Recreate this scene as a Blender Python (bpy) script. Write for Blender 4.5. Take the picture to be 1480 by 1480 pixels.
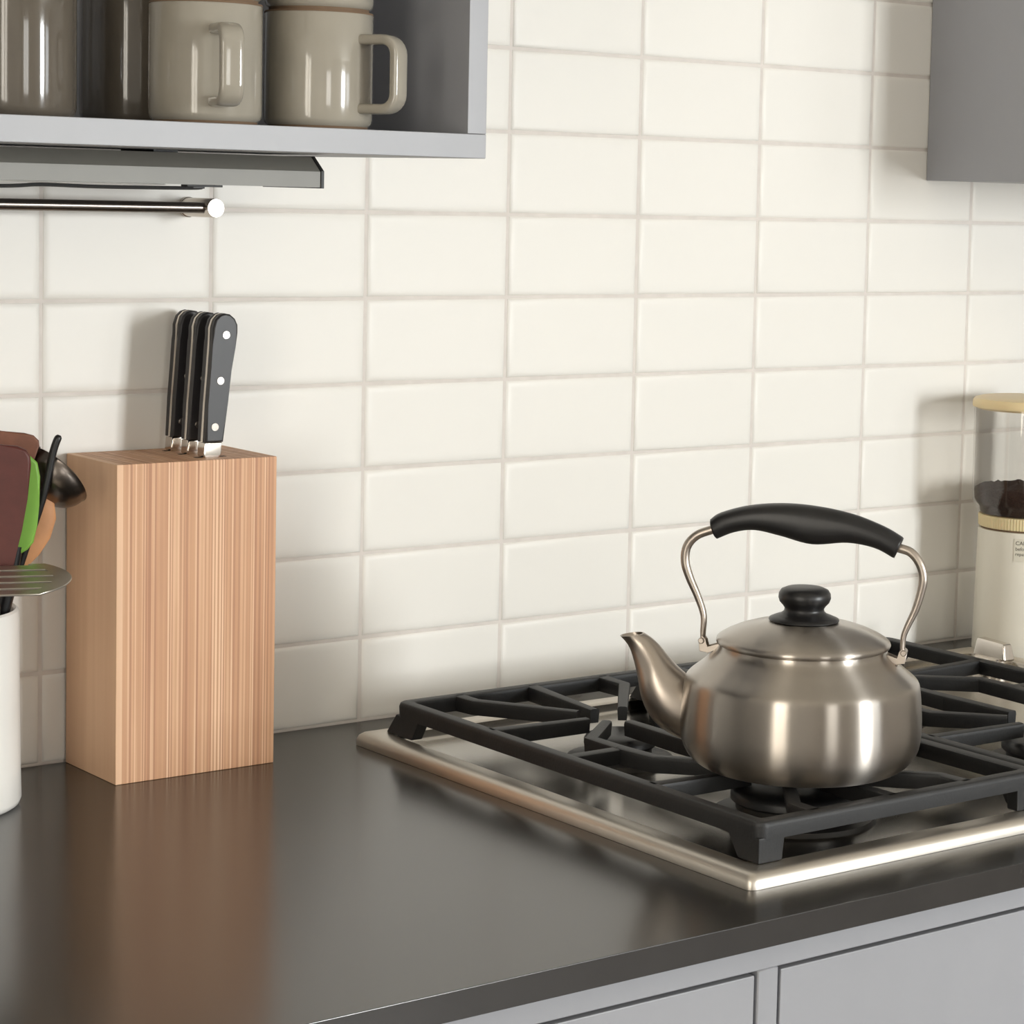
import bpy, bmesh, math, random
from mathutils import Vector, Matrix

sc = bpy.context.scene
for o in list(bpy.data.objects):
    bpy.data.objects.remove(o, do_unlink=True)
random.seed(7)
COL = sc.collection
ZC = 0.914            # counter top height
W = 0.1525            # tile pitch, two to one
H = W / 2
R = math.radians

# ------------------------------------------------------------------ camera
YAW, PITCH, ROLL, FPX, CX, CY = 0.6786, -0.0908, 0.0262, 3462.4, 966.1, 592.4
CAM = Vector((-0.8178, -1.8234, 1.3964))
fw = Vector((math.sin(YAW) * math.cos(PITCH), math.cos(YAW) * math.cos(PITCH), math.sin(PITCH)))
r0 = Vector((math.cos(YAW), -math.sin(YAW), 0))
u0 = r0.cross(fw)
rv = r0 * math.cos(ROLL) + u0 * math.sin(ROLL)
uv = -r0 * math.sin(ROLL) + u0 * math.cos(ROLL)
cd = bpy.data.cameras.new('camera')
cd.sensor_width = 36
cd.lens = FPX / 1480 * 36
cd.shift_x = (740 - CX) / 1480
cd.shift_y = (CY - 740) / 1480
cd.clip_start = 0.02
cam = bpy.data.objects.new('camera', cd)
m = Matrix((rv, uv, -fw)).transposed().to_4x4()
m.translation = CAM
cam.matrix_world = m
COL.objects.link(cam)
sc.camera = cam

# ------------------------------------------------------------------ world, lights, exposure
wd = bpy.data.worlds.new('World')
sc.world = wd
wd.use_nodes = True
wd.node_tree.nodes['Background'].inputs[0].default_value = (0.75, 0.85, 1.0, 1)
wd.node_tree.nodes['Background'].inputs[1].default_value = 1.0

ROOM = dict(x0=-1.32, x1=4.3, y0=-4.6, z1=2.45)


def window_light(name, loc, rot, sx, sz, power, color):
    l = bpy.data.lights.new(name, 'AREA')
    l.shape = 'RECTANGLE'
    l.size, l.size_y = sx, sz
    l.energy = power
    l.color = color
    o = bpy.data.objects.new(name, l)
    o.location = loc
    o.rotation_euler = rot
    COL.objects.link(o)
    return o


# daylight arriving through three windows, plus an added fill behind a made-up fourth
window_light('daylight_main', (2.12, ROOM['y0'] - 0.30, 1.50), (R(90), 0, R(32)), 0.68, 1.25, 190, (0.97, 0.98, 1.0))
window_light('daylight_second', (3.15, ROOM['y0'] - 0.12, 1.50), (R(90), 0, 0), 0.75, 1.25, 18, (0.95, 0.965, 1.0))
window_light('added_front_fill', (-0.55, ROOM['y0'] - 0.12, 1.50), (R(90), 0, 0), 0.75, 1.25, 16, (1.0, 0.94, 0.88))  # added fill light, lifts the left wall and its shadows
window_light('daylight_left', (ROOM['x0'] - 0.12, -1.45, 1.40), (R(90), 0, R(-90)), 0.55, 1.2, 15, (1.0, 0.89, 0.76))

vs = sc.view_settings
vs.view_transform = 'Standard'
vs.look = 'None'
vs.gamma = 1
vs.exposure = 0.22
vs.use_curve_mapping = False
sc.cycles.use_denoising = True
sc.cycles.max_bounces = 8
sc.cycles.adaptive_threshold = 0.03
sc.cycles.diffuse_bounces = 5
sc.cycles.glossy_bounces = 5
sc.cycles.sample_clamp_indirect = 6


# ------------------------------------------------------------------ materials
def lin(c):
    return tuple(((v / 255) / 12.92 if v / 255 <= 0.04045 else ((v / 255 + 0.055) / 1.055) ** 2.4) for v in c) + (1,)


def mat(name, rgb, rough=0.5, metal=0.0, spec=0.5, noise=None, bump=None, coat=0.0, aniso=0.0, **kw):
    """noise=(scale, amount) varies colour; bump=(scale, strength, distance)."""
    m = bpy.data.materials.new(name)
    m.use_nodes = True
    nt = m.node_tree
    b = nt.nodes['Principled BSDF']
    c = lin(rgb)
    b.inputs['Base Color'].default_value = c
    b.inputs['Roughness'].default_value = rough
    b.inputs['Metallic'].default_value = metal
    b.inputs['Specular IOR Level'].default_value = spec
    b.inputs['Coat Weight'].default_value = coat
    b.inputs['Anisotropic'].default_value = aniso
    for k, v in kw.items():
        b.inputs[k.replace('_', ' ')].default_value = v
    tc = nt.nodes.new('ShaderNodeTexCoord')
    if noise:
        n = nt.nodes.new('ShaderNodeTexNoise')
        n.inputs['Scale'].default_value = noise[0]
        n.inputs['Detail'].default_value = 5
        nt.links.new(tc.outputs['Object'], n.inputs['Vector'])
        rp = nt.nodes.new('ShaderNodeValToRGB')
        a = noise[1]
        rp.color_ramp.elements[0].position = 0.3
        rp.color_ramp.elements[1].position = 0.7
        rp.color_ramp.elements[0].color = tuple(max(0, x * (1 - a)) for x in c[:3]) + (1,)
        rp.color_ramp.elements[1].color = tuple(min(1, x * (1 + a)) for x in c[:3]) + (1,)
        nt.links.new(n.outputs['Fac'], rp.inputs['Fac'])
        nt.links.new(rp.outputs['Color'], b.inputs['Base Color'])
    if bump:
        n2 = nt.nodes.new('ShaderNodeTexNoise')
        n2.inputs['Scale'].default_value = bump[0]
        n2.inputs['Detail'].default_value = 3
        nt.links.new(tc.outputs['Object'], n2.inputs['Vector'])
        bp = nt.nodes.new('ShaderNodeBump')
        bp.inputs['Strength'].default_value = bump[1]
        bp.inputs['Distance'].default_value = bump[2]
        nt.links.new(n2.outputs['Fac'], bp.inputs['Height'])
        nt.links.new(bp.outputs['Normal'], b.inputs['Normal'])
    return m


M = {}
M['tile'] = mat('glazed_tile', (230, 227, 221), 0.40, spec=0.3, bump=(9, 0.10, 0.002), noise=(3, 0.012))
M['grout'] = mat('grout', (212, 205, 199), 0.9, noise=(60, 0.05))
M['plaster'] = mat('plaster', (226, 222, 216), 0.9, noise=(4, 0.02))
M['ceiling'] = mat('ceiling_paint', (240, 235, 224), 0.9, noise=(4, 0.02))
M['floor'] = mat('floor_wood', (136, 130, 128), 0.45, noise=(6, 0.2))
M['counter'] = mat('dark_stone_counter', (47, 45, 43), 0.20, spec=0.65, noise=(14, 0.10), bump=(320, 0.02, 0.001))
M['paint'] = mat('grey_cabinet_paint', (153, 154, 159), 0.42, noise=(20, 0.015), bump=(180, 0.04, 0.0005))
M['paint_in'] = mat('grey_cabinet_gap', (30, 28, 30), 0.8, noise=(20, 0.05))
M['steel'] = mat('brushed_steel', (202, 194, 184), 0.27, 1.0, noise=(30, 0.02))
M['spout'] = mat('satin_steel', (180, 170, 160), 0.34, 1.0, noise=(40, 0.02))
M['rim'] = mat('satin_rim_steel', (205, 198, 188), 0.40, 1.0, noise=(25, 0.02))
M['pan'] = mat('cooktop_steel', (158, 152, 143), 0.20, 1.0, noise=(25, 0.03), bump=(6, 0.15, 0.002))
M['chrome'] = mat('chrome', (215, 208, 200), 0.12, 1.0, noise=(30, 0.02))
M['darksteel'] = mat('dark_steel', (120, 112, 106), 0.28, 1.0, noise=(30, 0.03))
M['iron'] = mat('cast_iron', (29, 29, 30), 0.52, noise=(60, 0.12), bump=(420, 0.25, 0.0006))
M['burnerbase'] = mat('burner_base', (60, 58, 56), 0.4, 0.8, noise=(60, 0.1))
M['cap'] = mat('burner_enamel', (26, 26, 27), 0.42, noise=(60, 0.1), bump=(300, 0.1, 0.0004))
M['blackplastic'] = mat('black_plastic', (22, 21, 22), 0.38, noise=(80, 0.08), bump=(900, 0.08, 0.0003))
M['knifescale'] = mat('knife_scale', (36, 34, 36), 0.42, noise=(80, 0.06))
M['mug'] = mat('stoneware_glaze', (152, 146, 134), 0.12, coat=0.4, noise=(22, 0.05), bump=(14, 0.12, 0.002))
M['mugdark'] = mat('dark_stoneware_glaze', (92, 85, 76), 0.10, coat=0.4, noise=(22, 0.05), bump=(14, 0.12, 0.002))
M['foot'] = mat('unglazed_stoneware', (112, 90, 70), 0.8, noise=(60, 0.12))
M['crock'] = mat('white_ceramic', (242, 239, 234), 0.28, coat=0.2, noise=(20, 0.02), bump=(30, 0.3, 0.002))
M['brown'] = mat('brown_silicone', (86, 40, 34), 0.5, noise=(120, 0.1))
M['brownlight'] = mat('worn_brown_wood', (120, 76, 58), 0.55, noise=(90, 0.16))
M['green'] = mat('green_silicone', (122, 172, 66), 0.5, noise=(40, 0.05))
M['spoonwood'] = mat('spoon_wood', (196, 140, 96), 0.6, noise=(45, 0.12))
M['cream'] = mat('cream_plastic', (228, 205, 160), 0.42, noise=(30, 0.03), Subsurface_Weight=0.15)
M['grinderwhite'] = mat('off_white_plastic', (226, 220, 206), 0.4, noise=(20, 0.015))
M['coffee'] = mat('ground_coffee', (52, 32, 24), 0.9, noise=(500, 0.4), bump=(600, 0.8, 0.002))
M['sticker'] = mat('paper_sticker', (222, 216, 200), 0.6, noise=(40, 0.01))
M['ink'] = mat('printed_ink', (84, 78, 64), 0.7, noise=(60, 0.02))
M['lightbody'] = mat('grey_light_housing', (130, 128, 121), 0.45, noise=(30, 0.03))
M['lightdark'] = mat('charcoal_end_cap', (40, 40, 40), 0.5, noise=(30, 0.04))
M['frame'] = mat('window_frame_paint', (235, 233, 228), 0.5, noise=(12, 0.02))


def kettle_material(name, rgb, rough):
    m = mat(name, rgb, rough, 1.0, noise=(40, 0.02), aniso=0.95)
    nt = m.node_tree
    tg = nt.nodes.new('ShaderNodeTangent')
    tg.direction_type = 'RADIAL'
    tg.axis = 'Z'
    nt.nodes['Principled BSDF'].inputs['Anisotropic Rotation'].default_value = 0.25
    nt.links.new(tg.outputs['Tangent'], nt.nodes['Principled BSDF'].inputs['Tangent'])
    return m


M['kettle'] = kettle_material('spun_steel', (172, 165, 157), 0.30)


def clear_material(name, tint, alpha_gloss):
    m = bpy.data.materials.new(name)
    m.use_nodes = True
    nt = m.node_tree
    nt.nodes.remove(nt.nodes['Principled BSDF'])
    t = nt.nodes.new('ShaderNodeBsdfTransparent')
    t.inputs[0].default_value = tint
    g = nt.nodes.new('ShaderNodeBsdfGlossy')
    g.inputs['Roughness'].default_value = 0.05
    lw0 = nt.nodes.new('ShaderNodeLayerWeight')
    pw = nt.nodes.new('ShaderNodeMath')
    pw.operation = 'POWER'
    pw.inputs[1].default_value = 4.0
    nt.links.new(lw0.outputs['Facing'], pw.inputs[0])
    lw = nt.nodes.new('ShaderNodeMath')
    lw.operation = 'MULTIPLY_ADD'
    lw.inputs[1].default_value = alpha_gloss
    lw.inputs[2].default_value = 0.04
    nt.links.new(pw.outputs[0], lw.inputs[0])
    nz = nt.nodes.new('ShaderNodeTexNoise')
    nz.inputs['Scale'].default_value = 12
    bp = nt.nodes.new('ShaderNodeBump')
    bp.inputs['Strength'].default_value = 0.05
    bp.inputs['Distance'].default_value = 0.001
    nt.links.new(nz.outputs['Fac'], bp.inputs['Height'])
    nt.links.new(bp.outputs['Normal'], g.inputs['Normal'])
    mx = nt.nodes.new('ShaderNodeMixShader')
    nt.links.new(lw.outputs[0], mx.inputs[0])
    nt.links.new(t.outputs[0], mx.inputs[1])
    nt.links.new(g.outputs[0], mx.inputs[2])
    nt.links.new(mx.outputs[0], nt.nodes['Material Output'].inputs[0])
    return m


M['glass'] = clear_material('window_glass', (0.97, 0.98, 0.97, 1), 0.6)
M['hopper'] = clear_material('clear_hopper_plastic', (0.95, 0.94, 0.925, 1), 0.6)


def block_material():
    """edge-laminated wood: thin layers across X, long grain along Z"""
    m = bpy.data.materials.new('laminated_wood')
    m.use_nodes = True
    nt = m.node_tree
    b = nt.nodes['Principled BSDF']
    b.inputs['Roughness'].default_value = 0.55
    tc = nt.nodes.new('ShaderNodeTexCoord')
    def noise(vec_scale, scale, detail, dim='3D'):
        mp = nt.nodes.new('ShaderNodeMapping')
        mp.inputs['Scale'].default_value = vec_scale
        n = nt.nodes.new('ShaderNodeTexNoise')
        n.inputs['Scale'].default_value = scale
        n.inputs['Detail'].default_value = detail
        nt.links.new(tc.outputs['Object'], mp.inputs['Vector'])
        nt.links.new(mp.outputs['Vector'], n.inputs['Vector'])
        return n
    # layer index, with widths wandering a little
    sep = nt.nodes.new('ShaderNodeSeparateXYZ')
    nt.links.new(tc.outputs['Object'], sep.inputs[0])
    wob = noise((1, 1, 1), 5.0, 2)
    def math_(op, a, b_):
        n = nt.nodes.new('ShaderNodeMath')
        n.operation = op
        for i, v in enumerate((a, b_)):
            if isinstance(v, (int, float)):
                n.inputs[i].default_value = v
            elif v is not None:
                nt.links.new(v, n.inputs[i])
        return n.outputs[0]
    wx = noise((1, 0, 0), 55.0, 3)
    xs = math_('MULTIPLY', sep.outputs[0], 640.0)
    xs = math_('ADD', xs, math_('MULTIPLY', wx.outputs['Fac'], 9.0))
    xs = math_('ADD', xs, math_('MULTIPLY', wob.outputs['Fac'], 0.35))
    idx = math_('FLOOR', xs, None)
    wn = nt.nodes.new('ShaderNodeTexWhiteNoise')
    wn.noise_dimensions = '1D'
    nt.links.new(idx, wn.inputs['W'])
    par = math_('MODULO', idx, 2.0)
    par = math_('ABSOLUTE', par, None)
    grain = noise((130, 130, 4), 1.0, 6)
    f = math_('MULTIPLY', wn.outputs['Value'], 0.50)
    f = math_('ADD', f, math_('MULTIPLY', par, 0.30))
    outer = math_('LESS_THAN', sep.outputs[0], -0.0660)      # the pale outer ply
    f = math_('ADD', math_('MULTIPLY', f, math_('SUBTRACT', 1.0, outer)), math_('MULTIPLY', outer, 0.70))
    f = math_('ADD', f, math_('MULTIPLY', math_('SUBTRACT', grain.outputs['Fac'], 0.5), math_('SUBTRACT', 0.8, math_('MULTIPLY', outer, 0.55))))
    rp = nt.nodes.new('ShaderNodeValToRGB')
    e = rp.color_ramp.elements
    e[0].position, e[0].color = 0.0, lin((178, 128, 96))
    e[1].position, e[1].color = 0.85, lin((236, 198, 163))
    mid = e.new(0.45)
    mid.color = lin((204, 156, 119))
    nt.links.new(f, rp.inputs['Fac'])
    nt.links.new(rp.outputs['Color'], b.inputs['Base Color'])
    bp = nt.nodes.new('ShaderNodeBump')
    bp.inputs['Strength'].default_value = 0.15
    bp.inputs['Distance'].default_value = 0.0006
    nt.links.new(f, bp.inputs['Height'])
    nt.links.new(bp.outputs['Normal'], b.inputs['Normal'])
    return m


M['block'] = block_material()
M['slot'] = mat('dark_slot', (24, 16, 12), 0.9, noise=(60, 0.1))


# ------------------------------------------------------------------ geometry helpers
def smooth_all(me, angle=40):
    me.polygons.foreach_set('use_smooth', [True] * len(me.polygons))
    try:
        me.set_sharp_from_angle(angle=R(angle))
    except Exception:
        pass


def obj(name, bm, material, parent=None, smooth=True, origin=None, angle=40):
    """links bm (world coordinates) as one mesh object; children sit at their root's origin"""
    if origin is None:
        if parent is not None:
            p = parent
            while p.parent is not None:
                p = p.parent
            origin = Vector(p.location)
        else:
            origin = Vector((0, 0, 0))
    else:
        origin = Vector(origin)
    bmesh.ops.recalc_face_normals(bm, faces=bm.faces)
    bmesh.ops.translate(bm, verts=bm.verts, vec=-origin)
    me = bpy.data.meshes.new(name)
    bm.to_mesh(me)
    bm.free()
    if smooth:
        smooth_all(me, angle)
    me.materials.append(M[material])
    o = bpy.data.objects.new(name, me)
    COL.objects.link(o)
    if smooth and len(me.polygons) <= 160:          # flat faces stay flat between their rounded edges
        wn = o.modifiers.new('flat_faces', 'WEIGHTED_NORMAL')
        wn.keep_sharp = True
        wn.weight = 100
    if parent is not None:
        o.parent = parent
    else:
        o.location = origin
    return o


def thing(name, label, cat, loc, group=None):
    o = bpy.data.objects.new(name, None)
    o.empty_display_size = 0.05
    o.location = loc
    COL.objects.link(o)
    o['label'] = label
    o['category'] = cat
    if group:
        o['group'] = group
    return o


def tag(o, label, cat, group=None):
    o['label'] = label
    o['category'] = cat
    if group:
        o['group'] = group
    return o


def struct(o, label=None):
    o['kind'] = 'structure'
    if label:
        o['label'] = label
    return o


def nb():
    return bmesh.new()


def box(bm, x0, x1, y0, y1, z0, z1, bevel=0.0, seg=2):
    r = bmesh.ops.create_cube(bm, size=1)
    vs_ = r['verts']
    for v in vs_:
        v.co = Vector(((x0 + x1) / 2 + v.co.x * (x1 - x0), (y0 + y1) / 2 + v.co.y * (y1 - y0), (z0 + z1) / 2 + v.co.z * (z1 - z0)))
    if bevel:
        es = list({e for v in vs_ for e in v.link_edges})
        bmesh.ops.bevel(bm, geom=es, offset=bevel, segments=seg, profile=0.5, affect='EDGES')
    return bm


def lathe(bm, prof, c=(0, 0, 0), seg=64, knurl=None):
    """revolve (r, z) pairs about a vertical axis at c"""
    rings = []
    for r, z in prof:
        if r < 1e-6:
            rings.append([bm.verts.new((c[0], c[1], c[2] + z))])
        else:
            ring = []
            for i in range(seg):
                a = 2 * math.pi * i / seg
                rr = r + (knurl if knurl and i % 2 else 0)
                ring.append(bm.verts.new((c[0] + rr * math.cos(a), c[1] + rr * math.sin(a), c[2] + z)))
            rings.append(ring)
    for A, B in zip(rings, rings[1:]):
        if len(A) == 1 and len(B) == 1:
            continue
        for i in range(seg):
            j = (i + 1) % seg
            if len(A) == 1:
                bm.faces.new((A[0], B[i], B[j]))
            elif len(B) == 1:
                bm.faces.new((A[i], A[j], B[0]))
            else:
                bm.faces.new((A[i], A[j], B[j], B[i]))
    return bm


def catmull(pts, n=6):
    out = []
    P = [pts[0]] + list(pts) + [pts[-1]]
    for i in range(1, len(P) - 2):
        a, b, c, d = (Vector(q) for q in P[i - 1:i + 3])
        for k in range(n):
            t = k / n
            out.append(0.5 * ((2 * b) + (c - a) * t + (2 * a - 5 * b + 4 * c - d) * t * t + (3 * b - a - 3 * c + d) * t ** 3))
    out.append(Vector(pts[-1]))
    return out


def tube(bm, pts, radii, seg=16, side=None, flat=1.0, cap=True, power=2.0):
    """sweep; side gives the direction across which the section is scaled by flat"""
    pts = [Vector(p) for p in pts]
    n = len(pts)
    if isinstance(radii, (int, float)):
        radii = [radii] * n
    rings = []
    ref = Vector(side).normalized() if side is not None else None
    prev = None
    for i, p in enumerate(pts):
        t = (pts[min(i + 1, n - 1)] - pts[max(i - 1, 0)]).normalized()
        if ref is not None:
            s = (ref - t * ref.dot(t)).normalized()
        elif prev is None:
            q = Vector((0, 0, 1)) if abs(t.z) < 0.9 else Vector((1, 0, 0))
            s = t.cross(q).normalized()
        else:
            s = (prev - t * prev.dot(t)).normalized()
        prev = s
        w = t.cross(s).normalized()
        fl = flat[i] if isinstance(flat, (list, tuple)) else flat
        ring = []
        for k in range(seg):
            a = 2 * math.pi * k / seg
            ca, sa = math.cos(a), math.sin(a)
            e = 2 / power
            ca = math.copysign(abs(ca) ** e, ca)
            sa = math.copysign(abs(sa) ** e, sa)
            ring.append(bm.verts.new(p + s * ca * radii[i] * fl + w * sa * radii[i]))
        rings.append(ring)
    for A, B in zip(rings, rings[1:]):
        for k in range(seg):
            j = (k + 1) % seg
            bm.faces.new((A[k], A[j], B[j], B[k]))
    if cap:
        bm.faces.new(rings[0])
        bm.faces.new(rings[-1])
    return bm


def slab(bm, pts, o, ax, ay, an, thick, bevel=0.0, seg=2):
    """solid from a 2-D outline: pts along ax, ay at origin o, thickness along an (centred)"""
    o, ax, ay, an = Vector(o), Vector(ax), Vector(ay), Vector(an)
    top = [bm.verts.new(o + ax * p[0] + ay * p[1] + an * thick / 2) for p in pts]
    bot = [bm.verts.new(o + ax * p[0] + ay * p[1] - an * thick / 2) for p in pts]
    f1 = bm.faces.new(top)
    f2 = bm.faces.new(bot[::-1])
    n = len(pts)
    for i in range(n):
        j = (i + 1) % n
        bm.faces.new((top[j], top[i], bot[i], bot[j]))
    if bevel:
        es = list({e for f in (f1, f2) for e in f.edges})
        bmesh.ops.bevel(bm, geom=es, offset=bevel, segments=seg, profile=0.5, affect='EDGES')
    return bm


def rrect(x0, x1, y0, y1, r, n=6):
    out = []
    for cx, cy, a0 in ((x1 - r, y1 - r, 0), (x0 + r, y1 - r, 90), (x0 + r, y0 + r, 180), (x1 - r, y0 + r, 270)):
        for k in range(n + 1):
            a = R(a0 + 90 * k / n)
            out.append((cx + r * math.cos(a), cy + r * math.sin(a)))
    return out


def copy_tree(o, parent=None):
    c = o.copy()
    COL.objects.link(c)
    c.parent = parent
    for ch in list(o.children):
        copy_tree(ch, c)
    return c


# ------------------------------------------------------------------ room shell
X0, X1, Y0, Z1 = ROOM['x0'], ROOM['x1'], ROOM['y0'], ROOM['z1']
T = 0.1
struct(obj('floor', box(nb(), X0 - T, X1 + T, Y0 - T, T, -0.1, 0), 'floor'), 'pale grey wooden kitchen floor')
struct(obj('ceiling', box(nb(), X0 - T, X1 + T, Y0 - T, T, Z1, Z1 + 0.1), 'ceiling'), 'white painted ceiling')
wall_back = struct(obj('wall_back', box(nb(), X0, X1, 0.009, T, 0, Z1), 'plaster'), 'back wall clad in white glazed tiles')


def holed_wall(name, axis, pos, a0, a1, holes, z0, z1):
    """wall with rectangular window holes; axis is the wall's normal"""
    bm = nb()
    lo, hi = (pos, pos + T) if pos > 0 and axis == 'x' else (pos - T, pos)
    def piece(u0, u1, w0, w1):
        if axis == 'x':
            box(bm, lo, hi, u0, u1, w0, w1)
        else:
            box(bm, u0, u1, lo, hi, w0, w1)
    at = a0
    for h0, h1 in holes:
        piece(at, h0, 0, Z1)
        piece(h0, h1, 0, z0)
        piece(h0, h1, z1, Z1)
        at = h1
    piece(at, a1, 0, Z1)
    return struct(obj(name, bm, 'plaster', smooth=False), 'plain plaster wall with a window')


def window(name, axis, pos, h0, h1, z0, z1):
    lo, hi = (pos + 0.02, pos + 0.07) if pos > 0 and axis == 'x' else (pos - 0.07, pos - 0.02)
    def b(bm, u0, u1, w0, w1, d0=lo, d1=hi):
        if axis == 'x':
            return box(bm, d0, d1, u0, u1, w0, w1, 0.004)
        return box(bm, u0, u1, d0, d1, w0, w1, 0.004)
    t = 0.05
    bm = nb()
    b(bm, h0, h0 + t, z0, z1)
    b(bm, h1 - t, h1, z0, z1)
    b(bm, h0 + t, h1 - t, z0, z0 + t)
    b(bm, h0 + t, h1 - t, z1 - t, z1)
    f = struct(obj(name, bm, 'frame'), 'white framed kitchen window')
    mid = (lo + hi) / 2
    hc = (h0 + h1) / 2
    obj('mullion', b(nb(), hc - 0.015, hc + 0.015, z0 + t, z1 - t), 'frame', f)
    for a, c in ((h0 + t, hc - 0.015), (hc + 0.015, h1 - t)):
        obj('pane', b(nb(), a, c, z0 + t, z1 - t, mid - 0.003, mid + 0.003), 'glass', f)


holed_wall('wall_front', 'y', Y0, X0, X1, ((-0.95, -0.15), (1.70, 2.40), (2.75, 3.55)), 0.85, 2.15)  # first opening is added, to let the fill light in
window('window_1', 'y', Y0, 1.70, 2.40, 0.85, 2.15)
window('window_2', 'y', Y0, 2.75, 3.55, 0.85, 2.15)
holed_wall('wall_left', 'x', X0, Y0, 0.009, ((-1.75, -1.15),), 0.75, 2.05)
window('window_3', 'x', X0, -1.75, -1.15, 0.75, 2.05)
window('added_window_4', 'y', Y0, -0.95, -0.15, 0.85, 2.15)  # added window, made up to carry the front-left fill light
struct(obj('wall_right', box(nb(), X1, X1 + T, Y0, 0.009, 0, Z1), 'plaster'), 'plain plaster wall')

# ------------------------------------------------------------------ wall tiles
TX0, TX1 = -8, 11          # columns, joint u sits at x = u * W
K0, K1 = -8, 5             # rows, joint k sits at z = ZR - k * H
ZR = ZC + 2.4993 * W
obj('grout', box(nb(), TX0 * W, TX1 * W, 0.0022, 0.0095, ZR - K1 * H - 0.002, ZR - K0 * H), 'grout', wall_back)


def tile_mesh():
    bm = nb()
    j = 0.0014
    prof = [(0.0, 0.0085), (0.0, 0.0024), (0.0008, 0.0014), (0.0022, 0.0006), (0.0040, 0.0002), (0.0062, 0.0), (0.0078, 0.0)]
    rings = []
    for ins, y in prof:
        hx, hz = W / 2 - j - ins, H / 2 - j - ins
        rings.append([bm.verts.new((sx * hx, y, sz * hz)) for sx, sz in ((-1, -1), (1, -1), (1, 1), (-1, 1))])
    for A, B in zip(rings, rings[1:]):
        for k in range(4):
            bm.faces.new((A[k], A[(k + 1) % 4], B[(k + 1) % 4], B[k]))
    bm.faces.new(rings[-1])
    bmesh.ops.recalc_face_normals(bm, faces=bm.faces)
    me = bpy.data.meshes.new('tile')
    bm.to_mesh(me)
    bm.free()
    smooth_all(me, 60)
    me.materials.append(M['tile'])
    return me


TM = tile_mesh()
for u in range(TX0, TX1):
    for k in range(K0, K1):
        o = bpy.data.objects.new('tile', TM)
        o.location = ((u + 0.5) * W + random.uniform(-1, 1) * 0.0002, random.uniform(0, 0.0004), ZR - (k + 0.5) * H + random.uniform(-1, 1) * 0.0002)
        o.rotation_euler = (R(random.uniform(-0.12, 0.12)), R(random.uniform(-0.08, 0.08)), R(random.uniform(-0.12, 0.12)))
        COL.objects.link(o)
        o.parent = wall_back

# ------------------------------------------------------------------ base cabinet and counter
YF = -0.630
t = thing('base_cabinet', 'light grey inset drawer cabinet under the dark counter', 'cabinet', (0.3, -0.3, 0))
obj('body', box(nb(), -1.3, 2.1, -0.600, -0.002, 0.10, ZC - 0.0195), 'paint_in', t)
obj('toe_kick', box(nb(), -1.3, 2.1, -0.56, -0.002, 0.0, 0.099), 'paint_in', t)
cols = [(-1.3, -0.78), (-0.76, -0.275), (-0.255, 0.2360), (0.2545, 1.03), (1.05, 2.08)]
fr = nb()
box(fr, -1.3, 2.1, YF, -0.6005, 0.8695, ZC - 0.0195, 0.0008, 1)
box(fr, -1.3, 2.1, YF, -0.6005, 0.10, 0.13, 0.0008, 1)
for (a, b_), (c, d) in zip(cols, cols[1:]):
    box(fr, b_, c, YF, -0.6005, 0.13, 0.8695, 0.0008, 1)
obj('face_frame', fr, 'paint', t)
g = 0.0026
for a, b_ in cols:
    for z0, z1 in ((0.70, 0.8695), (0.42, 0.70), (0.13, 0.42)):
        obj('drawer_front', box(nb(), a + g, b_ - g, YF + 0.0004, -0.6005, z0 + g, z1 - g, 0.0012, 2), 'paint', t)
ct = obj('countertop', box(nb(), -1.31, 2.15, -0.655, -0.0005, ZC - 0.019, ZC, 0.0007, 2), 'counter', origin=(0.3, -0.3, ZC - 0.019))
tag(ct, 'matte charcoal stone countertop running along the tiled wall', 'countertop')

# ------------------------------------------------------------------ open shelf box, upper left
SB, ST, SR, SY = 1.4178, 1.4362, 0.2250, -0.300
t = thing('open_shelf', 'open grey wall shelf box holding the stoneware mugs', 'shelf', (-0.3, -0.15, SB))
SL, SH, PT = -0.95, 1.86, 0.0172
obj('bottom_panel', box(nb(), SL, SR, SY, -0.0006, SB, ST, 0.0007, 2), 'paint', t)
obj('side_panel', box(nb(), SR - PT, SR, SY, -0.0006, ST + 0.0001, SH, 0.0007, 2), 'paint', t)
obj('side_panel', box(nb(), SL, SL + PT, SY, -0.0006, ST + 0.0001, SH, 0.0007, 2), 'paint', t)
obj('top_panel', box(nb(), SL, SR, SY, -0.0006, SH + 0.0001, SH + 0.018, 0.0007, 2), 'paint', t)
obj('back_panel', box(nb(), SL + PT, SR - PT, -0.012, -0.0006, ST + 0.0001, SH), 'paint', t)

# ------------------------------------------------------------------ wall cabinet, upper right
t = thing('wall_cabinet', 'closed grey wall cabinet hanging above the coffee grinder', 'cabinet', (1.35, -0.15, 1.4153))
obj('body', box(nb(), 0.9955, 1.72, -0.31, -0.0006, 1.4153, 2.1, 0.0008, 2), 'paint', t)
for a, b_ in ((0.9965, 1.3565), (1.3595, 1.719)):
    d = obj('door', box(nb(), a, b_, -0.330, -0.3105, 1.417, 2.098, 0.0012, 2), 'paint', t)

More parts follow.
